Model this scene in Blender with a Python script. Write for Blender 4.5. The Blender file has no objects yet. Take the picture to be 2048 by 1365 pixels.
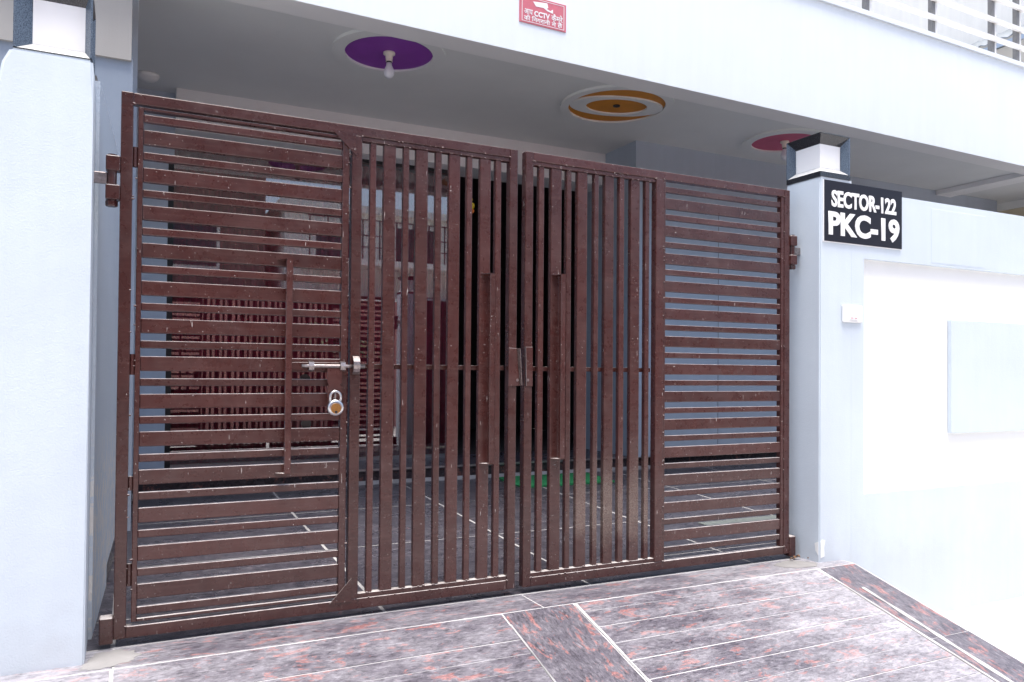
import bpy, bmesh, math, random
from mathutils import Vector, Matrix
R = math.radians
rnd = random.Random(7)

# ------------------------------------------------------------------ scene, camera, light
scene = bpy.context.scene
col = scene.collection

YAW, PITCH, ROLL = 0.457, 0.015, 0.0079
CAM = Vector((0.0357, -3.1072, 0.9564))
def cam_matrix():
    cy, sy, cp, sp = math.cos(YAW), math.sin(YAW), math.cos(PITCH), math.sin(PITCH)
    fwd = Vector((sy*cp, cy*cp, sp)); right = Vector((cy, -sy, 0)); up = right.cross(fwd)
    r = right*math.cos(ROLL) + up*math.sin(ROLL)
    u = -right*math.sin(ROLL) + up*math.cos(ROLL)
    m = Matrix((r, u, -fwd)).transposed().to_4x4()
    m.translation = CAM
    return m
cd = bpy.data.cameras.new('camera')
cam = bpy.data.objects.new('camera', cd); col.objects.link(cam)
cam.matrix_world = cam_matrix()
cd.sensor_width = 36.0
cd.lens = 1560.0/2048.0*36.0
cd.shift_y = 40.6/2048.0
cd.clip_start = 0.05; cd.clip_end = 2000
scene.camera = cam
scene.render.resolution_x = 1024; scene.render.resolution_y = 682

SUN_EL, SUN_AZ = R(80), R(200)     # azimuth clockwise from +Y: a high veiled sun, slightly on the street side
world = bpy.data.worlds.new('World'); scene.world = world
world.use_nodes = True
wn = world.node_tree; wn.nodes.clear()
sky = wn.nodes.new('ShaderNodeTexSky'); sky.sky_type = 'NISHITA'; sky.sun_disc = False
sky.sun_elevation = SUN_EL; sky.sun_rotation = SUN_AZ
sky.air_density = 1.0; sky.dust_density = 4.0; sky.ozone_density = 1.0
bg = wn.nodes.new('ShaderNodeBackground'); bg.inputs['Strength'].default_value = 0.15
wo = wn.nodes.new('ShaderNodeOutputWorld')
wn.links.new(sky.outputs[0], bg.inputs[0]); wn.links.new(bg.outputs[0], wo.inputs[0])

sd = bpy.data.lights.new('sun', 'SUN'); sd.energy = 2.6; sd.angle = R(30); sd.color = (1.0, 0.97, 0.93)
sun = bpy.data.objects.new('sun', sd); col.objects.link(sun)
sdir = Vector((math.sin(SUN_AZ)*math.cos(SUN_EL), math.cos(SUN_AZ)*math.cos(SUN_EL), math.sin(SUN_EL)))
sun.rotation_euler = sdir.to_track_quat('Z', 'Y').to_euler()
sun.location = (-4, -8, 12)

vs = scene.view_settings
vs.view_transform = 'Standard'; vs.look = 'None'; vs.gamma = 1.0; vs.use_curve_mapping = False
vs.exposure = 1.1
try:
    scene.cycles.max_bounces = 12; scene.cycles.diffuse_bounces = 6; scene.cycles.transparent_max_bounces = 16
except Exception: pass

# ------------------------------------------------------------------ materials
MATS = {}
class NT:
    def __init__(s, name):
        s.m = bpy.data.materials.new(name); s.m.use_nodes = True
        s.t = s.m.node_tree; s.t.nodes.clear()
        s.out = s.n('ShaderNodeOutputMaterial')
        MATS[name] = s.m
    def n(s, typ, **kw):
        nd = s.t.nodes.new(typ)
        for k, v in kw.items(): setattr(nd, k, v)
        return nd
    def l(s, a, b): s.t.links.new(a, b)
    def val(s, sock, v):
        if hasattr(v, 'is_linked') or hasattr(v, 'links'): s.l(v, sock)
        else: sock.default_value = v
    def pos(s, scale=(1, 1, 1), rot=(0, 0, 0), rand=False):
        g = s.n('ShaderNodeNewGeometry'); mp = s.n('ShaderNodeMapping')
        mp.inputs['Scale'].default_value = scale; mp.inputs['Rotation'].default_value = rot
        s.l(g.outputs['Position'], mp.inputs['Vector'])
        if rand:
            oi = s.n('ShaderNodeObjectInfo'); mu = s.n('ShaderNodeMath', operation='MULTIPLY'); mu.inputs[1].default_value = 40
            s.l(oi.outputs['Random'], mu.inputs[0]); cb = s.n('ShaderNodeCombineXYZ')
            for i in range(3): s.l(mu.outputs[0], cb.inputs[i])
            s.l(cb.outputs[0], mp.inputs['Location'])
        return mp.outputs[0]
    def noise(s, vec, scale, detail=4, rough=.55, dist=0):
        nd = s.n('ShaderNodeTexNoise'); nd.inputs['Scale'].default_value = scale
        nd.inputs['Detail'].default_value = detail; nd.inputs['Roughness'].default_value = rough
        nd.inputs['Distortion'].default_value = dist
        s.l(vec, nd.inputs['Vector']); return nd.outputs['Fac']
    def ramp(s, fac, stops, interp='LINEAR'):
        r = s.n('ShaderNodeValToRGB'); e = r.color_ramp; e.interpolation = interp
        while len(e.elements) < len(stops): e.elements.new(.5)
        for el, (p, c) in zip(e.elements, stops):
            el.position = p
            el.color = (c, c, c, 1) if isinstance(c, (int, float)) else (*c, 1)
        s.l(fac, r.inputs[0]); return r.outputs[0]
    def mix(s, fac, a, b, mode='MIX'):
        m = s.n('ShaderNodeMix', data_type='RGBA', blend_type=mode)
        s.val(m.inputs[0], fac)
        for sock, v in ((m.inputs[6], a), (m.inputs[7], b)):
            if isinstance(v, tuple): sock.default_value = (*v, 1)
            else: s.l(v, sock)
        return m.outputs[2]
    def math(s, op, a, b=0.0, clamp=False):
        m = s.n('ShaderNodeMath', operation=op, use_clamp=clamp)
        s.val(m.inputs[0], a); s.val(m.inputs[1], b); return m.outputs[0]
    def bump(s, h, strength=.3, dist=.01):
        b = s.n('ShaderNodeBump'); b.inputs['Strength'].default_value = strength; b.inputs['Distance'].default_value = dist
        s.l(h, b.inputs['Height']); return b.outputs[0]
    def principled(s, base, rough=.5, normal=None, metal=0.0, spec=.5, trans=0.0, coat=0.0):
        p = s.n('ShaderNodeBsdfPrincipled')
        if isinstance(base, tuple): p.inputs['Base Color'].default_value = (*base, 1)
        else: s.l(base, p.inputs['Base Color'])
        s.val(p.inputs['Roughness'], rough); p.inputs['Metallic'].default_value = metal
        p.inputs['Specular IOR Level'].default_value = spec
        p.inputs['Transmission Weight'].default_value = trans
        p.inputs['Coat Weight'].default_value = coat
        if normal is not None: s.l(normal, p.inputs['Normal'])
        s.l(p.outputs[0], s.out.inputs[0]); return p
    def sep(s):
        g = s.n('ShaderNodeNewGeometry'); x = s.n('ShaderNodeSeparateXYZ'); s.l(g.outputs['Position'], x.inputs[0])
        return x.outputs
    def nz(s):
        g = s.n('ShaderNodeNewGeometry'); x = s.n('ShaderNodeSeparateXYZ'); s.l(g.outputs['True Normal'], x.inputs[0])
        return x.outputs[2]

def plaster(name, c, var=.05, rough=.65, streak=.06, bump=.12, stain=None):
    t = NT(name)
    n1 = t.noise(t.pos(), 2.2, 5); n2 = t.noise(t.pos((9, 9, .7)), 1.6, 4)
    a = t.ramp(n1, [(.3, 1-var), (.7, 1.0)]); b = t.ramp(n2, [(.35, 1.0), (.75, 1-streak)])
    base = t.mix(1.0, t.mix(1.0, c, a, 'MULTIPLY'), b, 'MULTIPLY')
    # small chips and specks
    ch = t.ramp(t.noise(t.pos(), 46, 2), [(.76, 0.0), (.78, 1.0)])
    base = t.mix(t.math('MULTIPLY', ch, .25), base, (.45, .44, .42))
    if stain: base = t.mix(stain(t), base, (.36, .34, .33))
    h = t.math('ADD', t.math('ADD', t.noise(t.pos(), 160, 3), t.math('MULTIPLY', t.noise(t.pos(), 9, 3), 1.5)), t.math('MULTIPLY', t.noise(t.pos((1, 1, .6)), 3.2, 4), 3.0))
    t.principled(base, rough, t.bump(h, bump, .004))
    return t.m
def simple(name, c, rough=.5, metal=0.0, var=.0, scale=20, spec=.5, coat=0.0):
    t = NT(name)
    if var:
        base = t.mix(1.0, c, t.ramp(t.noise(t.pos(), scale, 5), [(.3, 1-var), (.7, 1.0)]), 'MULTIPLY')
    else: base = c
    t.principled(base, rough, None, metal, spec, 0, coat); return t.m

def low_dirt(t):
    x, y, z = t.sep()
    m = t.ramp(t.math('ADD', z, t.math('MULTIPLY', t.noise(t.pos(), 7, 5), .5)), [(.16, .35), (.42, 0.0)])
    return t.math('MULTIPLY', m, .6)
M_WALL = plaster('pale_blue_paint', (.62, .695, .755), .07, streak=.035, bump=.2, stain=low_dirt)
M_PILLAR = plaster('pale_blue_pillar_paint', (.62, .695, .755), .07, streak=.035, bump=.2, stain=low_dirt)
M_WHITE = plaster('white_wall_paint', (.84, .85, .83), .02, streak=.01)
M_FASCIA = plaster('white_parapet_paint', (.78, .83, .87), .03, streak=.03)
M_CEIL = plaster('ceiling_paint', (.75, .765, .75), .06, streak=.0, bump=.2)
M_BEAM = plaster('daylit_beam_paint', (.86, .86, .85), .04, streak=.0, bump=.15)  # lighter than the ceiling to paint in the daylight reaching the beams
M_BEIGE = plaster('shaded_beige_paint', (.40, .385, .36), .08)  # beige darkened to paint in the shade under the parapet
M_COLUMN = plaster('blue_grey_column_paint', (.26, .31, .38), .08)
M_CREAM = plaster('cream_paint', (.66, .58, .42), .06)
M_ROOM = plaster('shaded_blue_room_paint', (.42, .49, .57), .06)  # pale blue darkened to paint in the porch shade on the room block
M_SLATE = plaster('grey_blue_paint', (.56, .63, .72), .06)
M_OLIVE = plaster('olive_weathered_wall', (.16, .13, .07), .4)
M_PINK = plaster('pink_street_wall', (.50, .24, .20), .12)
M_FARWHITE = plaster('far_white_wall', (.75, .74, .70), .06)
M_BROWNW = plaster('brown_brick_wall', (.22, .16, .13), .35)
M_CONC = plaster('pale_concrete', (.60, .60, .60), .12, .8)

def gate_paint():
    t = NT('brown_gate_enamel')
    base = t.ramp(t.noise(t.pos((1, 1, 1)), 9, 7, .66), [(.3, (.042, .0112, .0096)), (.7, (.062, .0178, .0150))])
    oi = t.n('ShaderNodeObjectInfo')
    base = t.mix(1.0, base, t.ramp(oi.outputs['Random'], [(0.0, .82), (1.0, 1.18)]), 'MULTIPLY')
    # brushed-on streaks
    s2 = t.noise(t.pos((3, 60, 60)), 1.5, 3)
    base = t.mix(t.math('MULTIPLY', t.ramp(s2, [(.5, 0.0), (.75, 1.0)]), .30), base, (.115, .055, .048))
    # dusty bloom in patches
    bloom = t.ramp(t.noise(t.pos(), 6, 8, .72), [(.46, 0.0), (.80, .12)])
    base = t.mix(bloom, base, (.30, .25, .23))
    # specks of paint and cement, and a few longer scratches
    sp = t.ramp(t.noise(t.pos(), 105, 2, .6), [(.695, 0.0), (.72, .9)])
    big = t.ramp(t.noise(t.pos(), 5, 3), [(.40, .08), (.60, 1.0)])
    base = t.mix(t.math('MULTIPLY', sp, big), base, (.52, .47, .44))
    sc = t.ramp(t.noise(t.pos((140, 140, 16), (.3, .5, .2)), 1.0, 2), [(.74, 0.0), (.76, .8)])
    base = t.mix(sc, base, (.50, .45, .42))
    # cement splashed over the lower bars of the right leaf
    x, y, z = t.sep()
    mx = t.math('MULTIPLY', t.ramp(x, [(1.84/4, 0.0), (1.92/4, 1.0)]), 1.0)
    xx = t.math('MULTIPLY', x, .25)
    mx = t.math('MULTIPLY', t.ramp(xx, [(.462, 0.0), (.478, 1.0)]), t.ramp(xx, [(.575, 1.0), (.587, 0.0)]))
    zz = t.math('ADD', z, t.math('MULTIPLY', t.math('SUBTRACT', t.noise(t.pos(), 9, 3), .5), .25))
    mz = t.math('MULTIPLY', t.ramp(zz, [(.14, 0.0), (.26, 1.0)]), t.ramp(zz, [(.34, 1.0), (.60, 0.0)]))
    grit = t.ramp(t.noise(t.pos(), 240, 3), [(.40, 0.0), (.58, 1.0)])
    sm = t.math('MULTIPLY', t.math('MULTIPLY', mx, mz), grit)
    base = t.mix(t.math('MULTIPLY', sm, .55), base, (.33, .27, .22))
    # dust lying on upward faces, paled further to paint in the sky's reflection
    dust_sheen = t.math('MULTIPLY', t.ramp(t.nz(), [(.55, 0.0), (.85, 1.0)]), t.ramp(t.noise(t.pos(), 24, 5), [(.25, .45), (.65, .95)]))
    base = t.mix(dust_sheen, base, (.62, .58, .56))
    ro = t.math('ADD', t.ramp(t.noise(t.pos(), 22, 4), [(.3, .24), (.7, .33)]), t.math('MULTIPLY', t.math('ADD', dust_sheen, bloom), .35))
    h = t.math('ADD', t.math('ADD', t.noise(t.pos(), 60, 4), t.math('MULTIPLY', t.noise(t.pos(), 300, 2), .25)), t.math('MULTIPLY', t.noise(t.pos(), 11, 3), 2.2))
    t.principled(base, ro, t.bump(h, .09, .004), 0, .6)
    return t.m
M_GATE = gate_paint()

def granite(name, sc, dark, mid, light, red, redthr, haze, rough, bumpy=.25, extra_haze=None):
    """sc: stretch of the figure in the stone (world axes)"""
    t = NT(name)
    v = t.pos(sc, rand=True)
    fine = t.noise(v, 3.4, 8, .70, .7)
    base = t.ramp(fine, [(.33, dark), (.47, mid), (.56, tuple(c*1.25 for c in mid)), (.70, light)])
    # rounded red crystals: a few large, many small, each with a paler rim
    bl = t.noise(v, .85, 5, .58, .9)
    red_f = t.noise(v, 5.5, 5, .68, .5)
    redc = t.ramp(red_f, [(.32, tuple(c*.38 for c in red)), (.5, red), (.68, tuple(min(1, c*1.3+.06) for c in red))])
    m = t.math('MULTIPLY', t.ramp(bl, [(redthr, 0.0), (redthr+.03, .95)]), t.ramp(red_f, [(.38, .15), (.5, 1.0)]))
    rim = t.math('MULTIPLY', t.ramp(bl, [(redthr-.03, 0.0), (redthr-.008, 1.0), (redthr+.014, 0.0)]), .30)
    base = t.mix(rim, base, tuple(min(1, c*1.25) for c in light))
    base = t.mix(m, base, redc)
    bl2 = t.noise(v, 2.1, 4, .6, .5)
    base = t.mix(t.ramp(bl2, [(redthr+.05, 0.0), (redthr+.08, .85)]), base, redc)
    dk = t.noise(v, 1.7, 6, .66, .8)
    base = t.mix(t.ramp(dk, [(.60, 0.0), (.66, .8)]), base, dark)
    hz = t.ramp(t.noise(t.pos((1.5, 4, 4)), 2.6, 9, .74), [(.42, 0.0), (.70, 1.0)])
    hz = t.math('MULTIPLY', hz, haze)
    if extra_haze: hz = t.math('ADD', hz, extra_haze(t), True)
    hz = t.math('MULTIPLY', hz, t.ramp(fine, [(.32, .35), (.6, 1.0)]))
    base = t.mix(hz, base, (.50, .49, .52))
    h = t.math('ADD', t.noise(v, 7, 6, .7), t.noise(t.pos(), 140, 3))
    ro = t.math('ADD', rough, t.math('MULTIPLY', t.noise(t.pos(), 7, 4), .22))
    t.principled(base, ro, t.bump(h, bumpy, .004), 0, .5)
    return t.m
def ramp_haze(t):
    # pale cement washed over the tiles close to the two pillars
    x, y, z = t.sep()
    n = t.math('MULTIPLY', t.math('SUBTRACT', t.noise(t.pos((1, 3, 1)), 4, 5, .65), .5), 1.6)
    a = t.ramp(t.math('MULTIPLY', t.math('ADD', x, n), .25), [(.58, 0.0), (.86, .50)])
    b = t.ramp(t.math('ADD', x, t.math('MULTIPLY', n, .5)), [(.0, .45), (.22, 0.0)])
    return t.math('ADD', a, b)
DK, MD, LT, RD = (.022, .019, .028), (.082, .074, .092), (.235, .22, .25), (.235, .098, .092)
M_GRX = granite('red_granite_plank', (9, 24, 24), DK, MD, LT, RD, .585, .46, .30, .25, ramp_haze)
M_GRY = granite('red_granite_strip', (24, 9, 9), DK, (.075, .068, .085), (.20, .185, .21), RD, .58, .22, .32, .25, None)
M_TILE = granite('porch_granite', (8, 15, 15), (.014, .013, .019), (.045, .041, .053), (.13, .12, .145), (.11, .055, .055), .67, .12, .18, .6)
M_RISER = granite('step_granite', (10, 10, 10), (.012, .010, .012), (.035, .028, .032), (.09, .075, .075), (.15, .06, .05), .58, .0, .15, .2)
M_GROUT = plaster('white_grout', (.55, .54, .54), .45, .8)
M_GROUT_IN = plaster('porch_grout', (.46, .45, .45), .4, .8)
M_CEMENT = plaster('cement_patch', (.30, .29, .285), .6, .85)

M_BLACKG = NT('polished_black_granite')
_b = M_BLACKG.ramp(M_BLACKG.noise(M_BLACKG.pos(), 260, 3), [(.45, (.012, .013, .017)), (.75, (.06, .065, .075))])
M_BLACKG.principled(_b, .07, None, 0, .6); M_BLACKG = M_BLACKG.m
M_LAMP = simple('white_acrylic', (.86, .86, .85), .25)
M_SIGN = simple('dark_acrylic_sign', (.010, .009, .016), .35, spec=.3)
M_LETTER = simple('white_letter', (.86, .86, .85), .4)
M_REDSIGN = simple('red_plastic_sign', (.62, .16, .20), .45, var=.1, scale=30)
M_PLASTIC = simple('white_plastic', (.82, .82, .80), .35)
M_STEEL = simple('brushed_steel', (.62, .62, .63), .28, 1.0, .12, 60)
M_BOLT = simple('worn_steel', (.42, .37, .36), .38, 1.0, .45, 90)
M_DARKM = simple('dark_frame', (.018, .018, .02), .3)
M_PURPLE = simple('purple_paint', (.26, .05, .40), .6, var=.12, scale=9)
M_ORANGE = simple('ochre_paint', (.62, .24, .02), .6, var=.12, scale=9)
M_CERISE = simple('cerise_paint', (.55, .10, .19), .6, var=.12, scale=9)
M_BULB = simple('frosted_bulb', (.72, .74, .80), .3)
M_HOLDER = simple('cream_holder', (.72, .66, .58), .4)
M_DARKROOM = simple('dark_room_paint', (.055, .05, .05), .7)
M_MAT = NT('green_mat_pile')
_g = M_MAT.ramp(M_MAT.noise(M_MAT.pos(), 180, 3), [(.3, (.006, .09, .03)), (.7, (.02, .32, .11))])
M_MAT.principled(_g, .9, M_MAT.bump(M_MAT.noise(M_MAT.pos(), 240, 2), .8, .01)); M_MAT = M_MAT.m
M_CURTAIN = NT('maroon_curtain_cloth')
_c = M_CURTAIN.ramp(M_CURTAIN.noise(M_CURTAIN.pos((30, 30, 2)), 3, 4), [(.3, (.24, .010, .036)), (.7, (.46, .026, .08))])
M_CURTAIN.principled(_c, .6); M_CURTAIN = M_CURTAIN.m
def glass():
    t = NT('reflective_window_glass')
    tr = t.n('ShaderNodeBsdfTransparent'); tr.inputs[0].default_value = (.95, .94, .94, 1)
    gl = t.n('ShaderNodeBsdfGlossy'); gl.inputs['Roughness'].default_value = .012; gl.inputs[0].default_value = (.92, .90, .90, 1)
    lw = t.n('ShaderNodeFresnel'); lw.inputs[0].default_value = 1.5
    f = t.math('ADD', lw.outputs[0], .11, True)
    mx = t.n('ShaderNodeMixShader'); t.l(f, mx.inputs[0]); t.l(tr.outputs[0], mx.inputs[1]); t.l(gl.outputs[0], mx.inputs[2])
    t.l(mx.outputs[0], t.out.inputs[0]); return t.m
M_GLASS = glass()
M_WIN = simple('far_window_glass', (.03, .04, .05), .08)
M_TIN = simple('corrugated_tin', (.30, .33, .36), .4, .6, .3, 8)
M_BRASS = simple('brass', (.62, .34, .12), .3, 1.0, .3, 200)
M_LEAF = simple('green_leaf', (.05, .11, .03), .5, 0, .5, 6)
M_BARK = simple('bark', (.12, .09, .06), .8, 0, .4, 12)
M_DRY = simple('dry_leaf', (.22, .11, .05), .7, var=.5, scale=80)
M_YELLOW = simple('yellow_flower', (.75, .55, .02), .6)
M_ORFL = simple('orange_flower', (.75, .20, .02), .6)
M_ROAD = plaster('road_concrete', (.52, .51, .50), .25, .85)

# ------------------------------------------------------------------ mesh helpers
def box(bm, x0, x1, y0, y1, z0, z1, bev=0.0, seg=1):
    vs_ = [bm.verts.new(p) for p in ((x0, y0, z0), (x1, y0, z0), (x1, y1, z0), (x0, y1, z0), (x0, y0, z1), (x1, y0, z1), (x1, y1, z1), (x0, y1, z1))]
    fs = [bm.faces.new([vs_[i] for i in f]) for f in ((3, 2, 1, 0), (4, 5, 6, 7), (0, 1, 5, 4), (1, 2, 6, 5), (2, 3, 7, 6), (3, 0, 4, 7))]
    if bev > 0:
        es = list({e for f in fs for e in f.edges})
        bmesh.ops.bevel(bm, geom=es, offset=bev, segments=seg, profile=.5, affect='EDGES')
def prism(bm, pts, d):
    """closed prism: pts a loop of 3D points, d the extrusion vector"""
    d = Vector(d); a = [bm.verts.new(p) for p in pts]; b = [bm.verts.new(Vector(p)+d) for p in pts]
    n = len(pts)
    bm.faces.new(a[::-1]); bm.faces.new(b)
    for i in range(n): bm.faces.new((a[i], a[(i+1) % n], b[(i+1) % n], b[i]))
def lathe(bm, c, prof, seg=20, axis='Z'):
    """prof: list of (r, h)"""
    c = Vector(c); rings = []
    for r, h in prof:
        ring = []
        for k in range(seg):
            a = 2*math.pi*k/seg; u, v = r*math.cos(a), r*math.sin(a)
            p = {'Z': (u, v, h), 'X': (h, u, v), 'Y': (u, h, v)}[axis]
            ring.append(bm.verts.new(c+Vector(p)))
        rings.append(ring)
    for a, b in zip(rings, rings[1:]):
        for k in range(seg): bm.faces.new((a[k], a[(k+1) % seg], b[(k+1) % seg], b[k]))
    bm.faces.new(rings[0][::-1]); bm.faces.new(rings[-1])
def cyl(bm, a, b, r, seg=14):
    a, b = Vector(a), Vector(b); d = b-a; q = d.to_track_quat('Z', 'Y')
    ra, rb = [], []
    for k in range(seg):
        o = q @ Vector((r*math.cos(2*math.pi*k/seg), r*math.sin(2*math.pi*k/seg), 0))
        ra.append(bm.verts.new(a+o)); rb.append(bm.verts.new(b+o))
    for k in range(seg): bm.faces.new((ra[k], ra[(k+1) % seg], rb[(k+1) % seg], rb[k]))
    bm.faces.new(ra[::-1]); bm.faces.new(rb)
def tube(bm, pts, r, seg=10):
    pts = [Vector(p) for p in pts]; prev = None
    for i, p in enumerate(pts):
        d = (pts[min(i+1, len(pts)-1)]-pts[max(i-1, 0)]).normalized(); q = d.to_track_quat('Z', 'Y')
        ring = [bm.verts.new(p+q @ Vector((r*math.cos(2*math.pi*k/seg), r*math.sin(2*math.pi*k/seg), 0))) for k in range(seg)]
        if prev:
            best = min(range(seg), key=lambda s: (ring[s].co-prev[0].co).length)
            ring = ring[best:]+ring[:best]
            for k in range(seg): bm.faces.new((prev[k], prev[(k+1) % seg], ring[(k+1) % seg], ring[k]))
        else: first = ring
        prev = ring
    bm.faces.new(first[::-1]); bm.faces.new(prev)
def B(): return bmesh.new()

def obj(name, bm, mat, parent=None, label=None, cat=None, group=None, kind=None, smooth=False):
    bmesh.ops.recalc_face_normals(bm, faces=bm.faces)
    lo = Vector([min(v.co[i] for v in bm.verts) for i in range(3)]); hi = Vector([max(v.co[i] for v in bm.verts) for i in range(3)])
    o0 = Vector(((lo.x+hi.x)/2, (lo.y+hi.y)/2, lo.z))
    for v in bm.verts: v.co -= o0
    me = bpy.data.meshes.new(name); bm.to_mesh(me); bm.free()
    if smooth:
        for p in me.polygons: p.use_smooth = True
    me.materials.append(mat)
    ob = bpy.data.objects.new(name, me); col.objects.link(ob)
    ob.location = o0; fin(ob, o0, parent, label, cat, group, kind)
    return ob
WPOS = {}
def fin(ob, o0, parent, label, cat, group, kind):
    WPOS[ob.name] = o0.copy()
    if parent is not None:
        ob.parent = parent; ob.location = o0-WPOS[parent.name]
    if label: ob['label'] = label
    if cat: ob['category'] = cat
    if group: ob['group'] = group
    if kind: ob['kind'] = kind
def thing(name, loc, label, cat, group=None, kind=None):
    e = bpy.data.objects.new(name, None); col.objects.link(e); e.empty_display_size = .1
    e.location = loc; fin(e, Vector(loc), None, label, cat, group, kind); return e
def bx(name, mat, parent, x0, x1, y0, y1, z0, z1, bev=0.0, seg=1, **kw):
    b = B(); box(b, x0, x1, y0, y1, z0, z1, bev, seg); return obj(name, b, mat, parent, **kw)
def text_obj(name, s, size, mat, parent, origin, width=None, height=None, ext=.003, offset=0.0, shear=0.0):
    """raised lettering on a wall that faces -Y; origin is the lower left corner of the writing"""
    cu = bpy.data.curves.new(name+'_curve', 'FONT'); cu.body = s; cu.size = size; cu.extrude = ext; cu.offset = offset; cu.shear = shear
    cu.resolution_u = 4
    tmp = bpy.data.objects.new('tmp_text', cu); col.objects.link(tmp)
    dg = bpy.context.evaluated_depsgraph_get(); me = bpy.data.meshes.new_from_object(tmp.evaluated_get(dg))
    bpy.data.objects.remove(tmp)
    xs = [v.co.x for v in me.vertices]; ys = [v.co.y for v in me.vertices]
    sx = width/(max(xs)-min(xs)) if width else 1; sy = height/(max(ys)-min(ys)) if height else 1
    x0, y0 = min(xs), min(ys)
    for v in me.vertices:
        v.co = Vector(((v.co.x-x0)*sx, -v.co.z, (v.co.y-y0)*sy))
    me.name = name; me.materials.append(mat)
    ob = bpy.data.objects.new(name, me); col.objects.link(ob); ob.location = origin
    fin(ob, Vector(origin), parent, None, None, None, None); return ob

# ------------------------------------------------------------------ ground, ramp, porch floor
ZG = -0.44
bx('ground', M_ROAD, None, -300, 300, -300, 300, ZG-.5, ZG, kind='structure')
bx('pavement', M_CONC, None, 3.3, 30, -1.55, -.10, ZG-.2, -.415, .012, kind='structure')
SL = .27
def rz(y): return -.03+SL*(y+.21)            # the ramp falls towards the road
RAMP_Y0, RAMP_Y1 = -1.72, -.21
b = B()
prism(b, [(-.62, .0, ZG-.3), (-.62, RAMP_Y0, ZG-.3), (-.62, RAMP_Y0, rz(RAMP_Y0)-.0005), (-.62, RAMP_Y1, rz(RAMP_Y1)-.0005), (-.62, .0, -.0305)], (4.10, 0, 0))
ramp = obj('ramp', b, M_GROUT, None, kind='structure')
def plank(x0, x1, y0, y1, mat, name='plank', g=.0015, flat=False, jig=.0012):
    b = B(); f = (lambda y: -.030) if flat else rz
    dz = rnd.uniform(-jig, jig); t = .012
    xa, xb, ya, yb = x0+g+rnd.uniform(.001, .004), x1-g-rnd.uniform(.001, .004), y0+g+rnd.uniform(0, .001), y1-g-rnd.uniform(0, .001)
    lo = [(xa, ya, f(ya)-t), (xb, ya, f(ya)-t), (xb, yb, f(yb)-t), (xa, yb, f(yb)-t)]
    hi = [(x, y, z+t+.002+dz) for x, y, z in lo]
    a = [b.verts.new(p) for p in lo]; c = [b.verts.new(p) for p in hi]
    b.faces.new(a[::-1]); top = b.faces.new(c)
    for i in range(4): b.faces.new((a[i], a[(i+1) % 4], c[(i+1) % 4], c[i]))
    bmesh.ops.bevel(b, geom=list(top.edges), offset=.0012, segments=1, affect='EDGES')
    return obj(name, b, mat, ramp)
# landing slabs under and before the gate
for x0, x1 in ((-.62, .005), (.005, 1.62), (1.62, 3.22), (3.22, 3.47)):
    plank(x0, x1, -.208, -.004, M_GRX, 'landing_slab', flat=True)
# left field, centre strip, right field, border strips
y = -.212
while y > RAMP_Y0+.05:
    y2 = max(y-rnd.uniform(.084, .093), RAMP_Y0)
    plank(.0, 1.422, y2, y, M_GRX); y = y2
y = -.212; first = True
while y > RAMP_Y0+.05:
    y2 = max(y-(.068 if first else rnd.uniform(.108, .124)), RAMP_Y0); first = False
    plank(1.775, 3.2, y2, y, M_GRX, g=.0018); y = y2
yy = -.212
for ln in (.55, .5, .46):
    plank(1.422, 1.762, yy-ln, yy, M_GRY, 'centre_slab'); yy -= ln
yy = -.212
for ln in (.62, .5, .39):
    plank(3.215, 3.475, yy-ln, yy, M_GRY, 'border_slab'); yy -= ln
yy = -.212
for ln in (.4, .6, .51):
    plank(-.62, -.004, yy-ln, yy, M_GRX, 'border_slab'); yy -= ln
# ragged cement fillets left along the joints
def fillet(x0, y0, x1, y1, w, n=16):
    b = B(); top = []; bot = []
    for i in range(n+1):
        f = i/n; x = x0+(x1-x0)*f; yq = y0+(y1-y0)*f; ww = w*rnd.uniform(.35, 1.0)
        z = (rz(yq) if yq < -.21 else -.03)+.0032
        top.append(b.verts.new((x-ww/2, yq, z))); bot.append(b.verts.new((x+ww/2, yq, z)))
    mids = []
    for i in range(n+1):
        p = (top[i].co+bot[i].co)/2; mids.append(b.verts.new(p+Vector((0, 0, .004))))
    for i in range(n):
        b.faces.new((top[i], top[i+1], mids[i+1], mids[i])); b.faces.new((mids[i], mids[i+1], bot[i+1], bot[i]))
    return obj('cement_fillet', b, M_GROUT, ramp)
fillet(1.768, -.225, 1.772, -1.5, .022); fillet(3.207, -.3, 3.207, -1.6, .020); fillet(1.422, -.3, 1.424, -1.4, .009); fillet(3.29, -.42, 3.26, -1.5, .03)
# cement smeared at the feet of both pillars
def smear(name, pts):
    # ragged outline: every side broken into short uneven pieces
    c0 = Vector((sum(p[0] for p in pts)/len(pts), sum(p[1] for p in pts)/len(pts))); fine_ = []
    for i in range(len(pts)):
        p0, p1 = Vector(pts[i]), Vector(pts[(i+1) % len(pts)])
        for k in range(5):
            q = p0.lerp(p1, k/5); fine_.append(tuple(c0+(q-c0)*rnd.uniform(.86, 1.06)))
    pts = fine_
    b = B(); c = Vector((sum(p[0] for p in pts)/len(pts), sum(p[1] for p in pts)/len(pts)))
    hh = lambda x, y: (rz(y) if y < -.21 else -.03)
    cv = b.verts.new((c.x, c.y, hh(c.x, c.y)+.006)); ring = [b.verts.new((x, y, hh(x, y)+.0025)) for x, y in pts]
    for i in range(len(ring)): b.faces.new((cv, ring[i], ring[(i+1) % len(ring)]))
    return obj(name, b, M_CEMENT, ramp)
smear('cement_patch', [(-.09, -.135), (-.06, -.03), (.02, -.02), (.07, -.05), (.09, -.11), (.05, -.17), (-.02, -.2), (-.10, -.19)])
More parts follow.
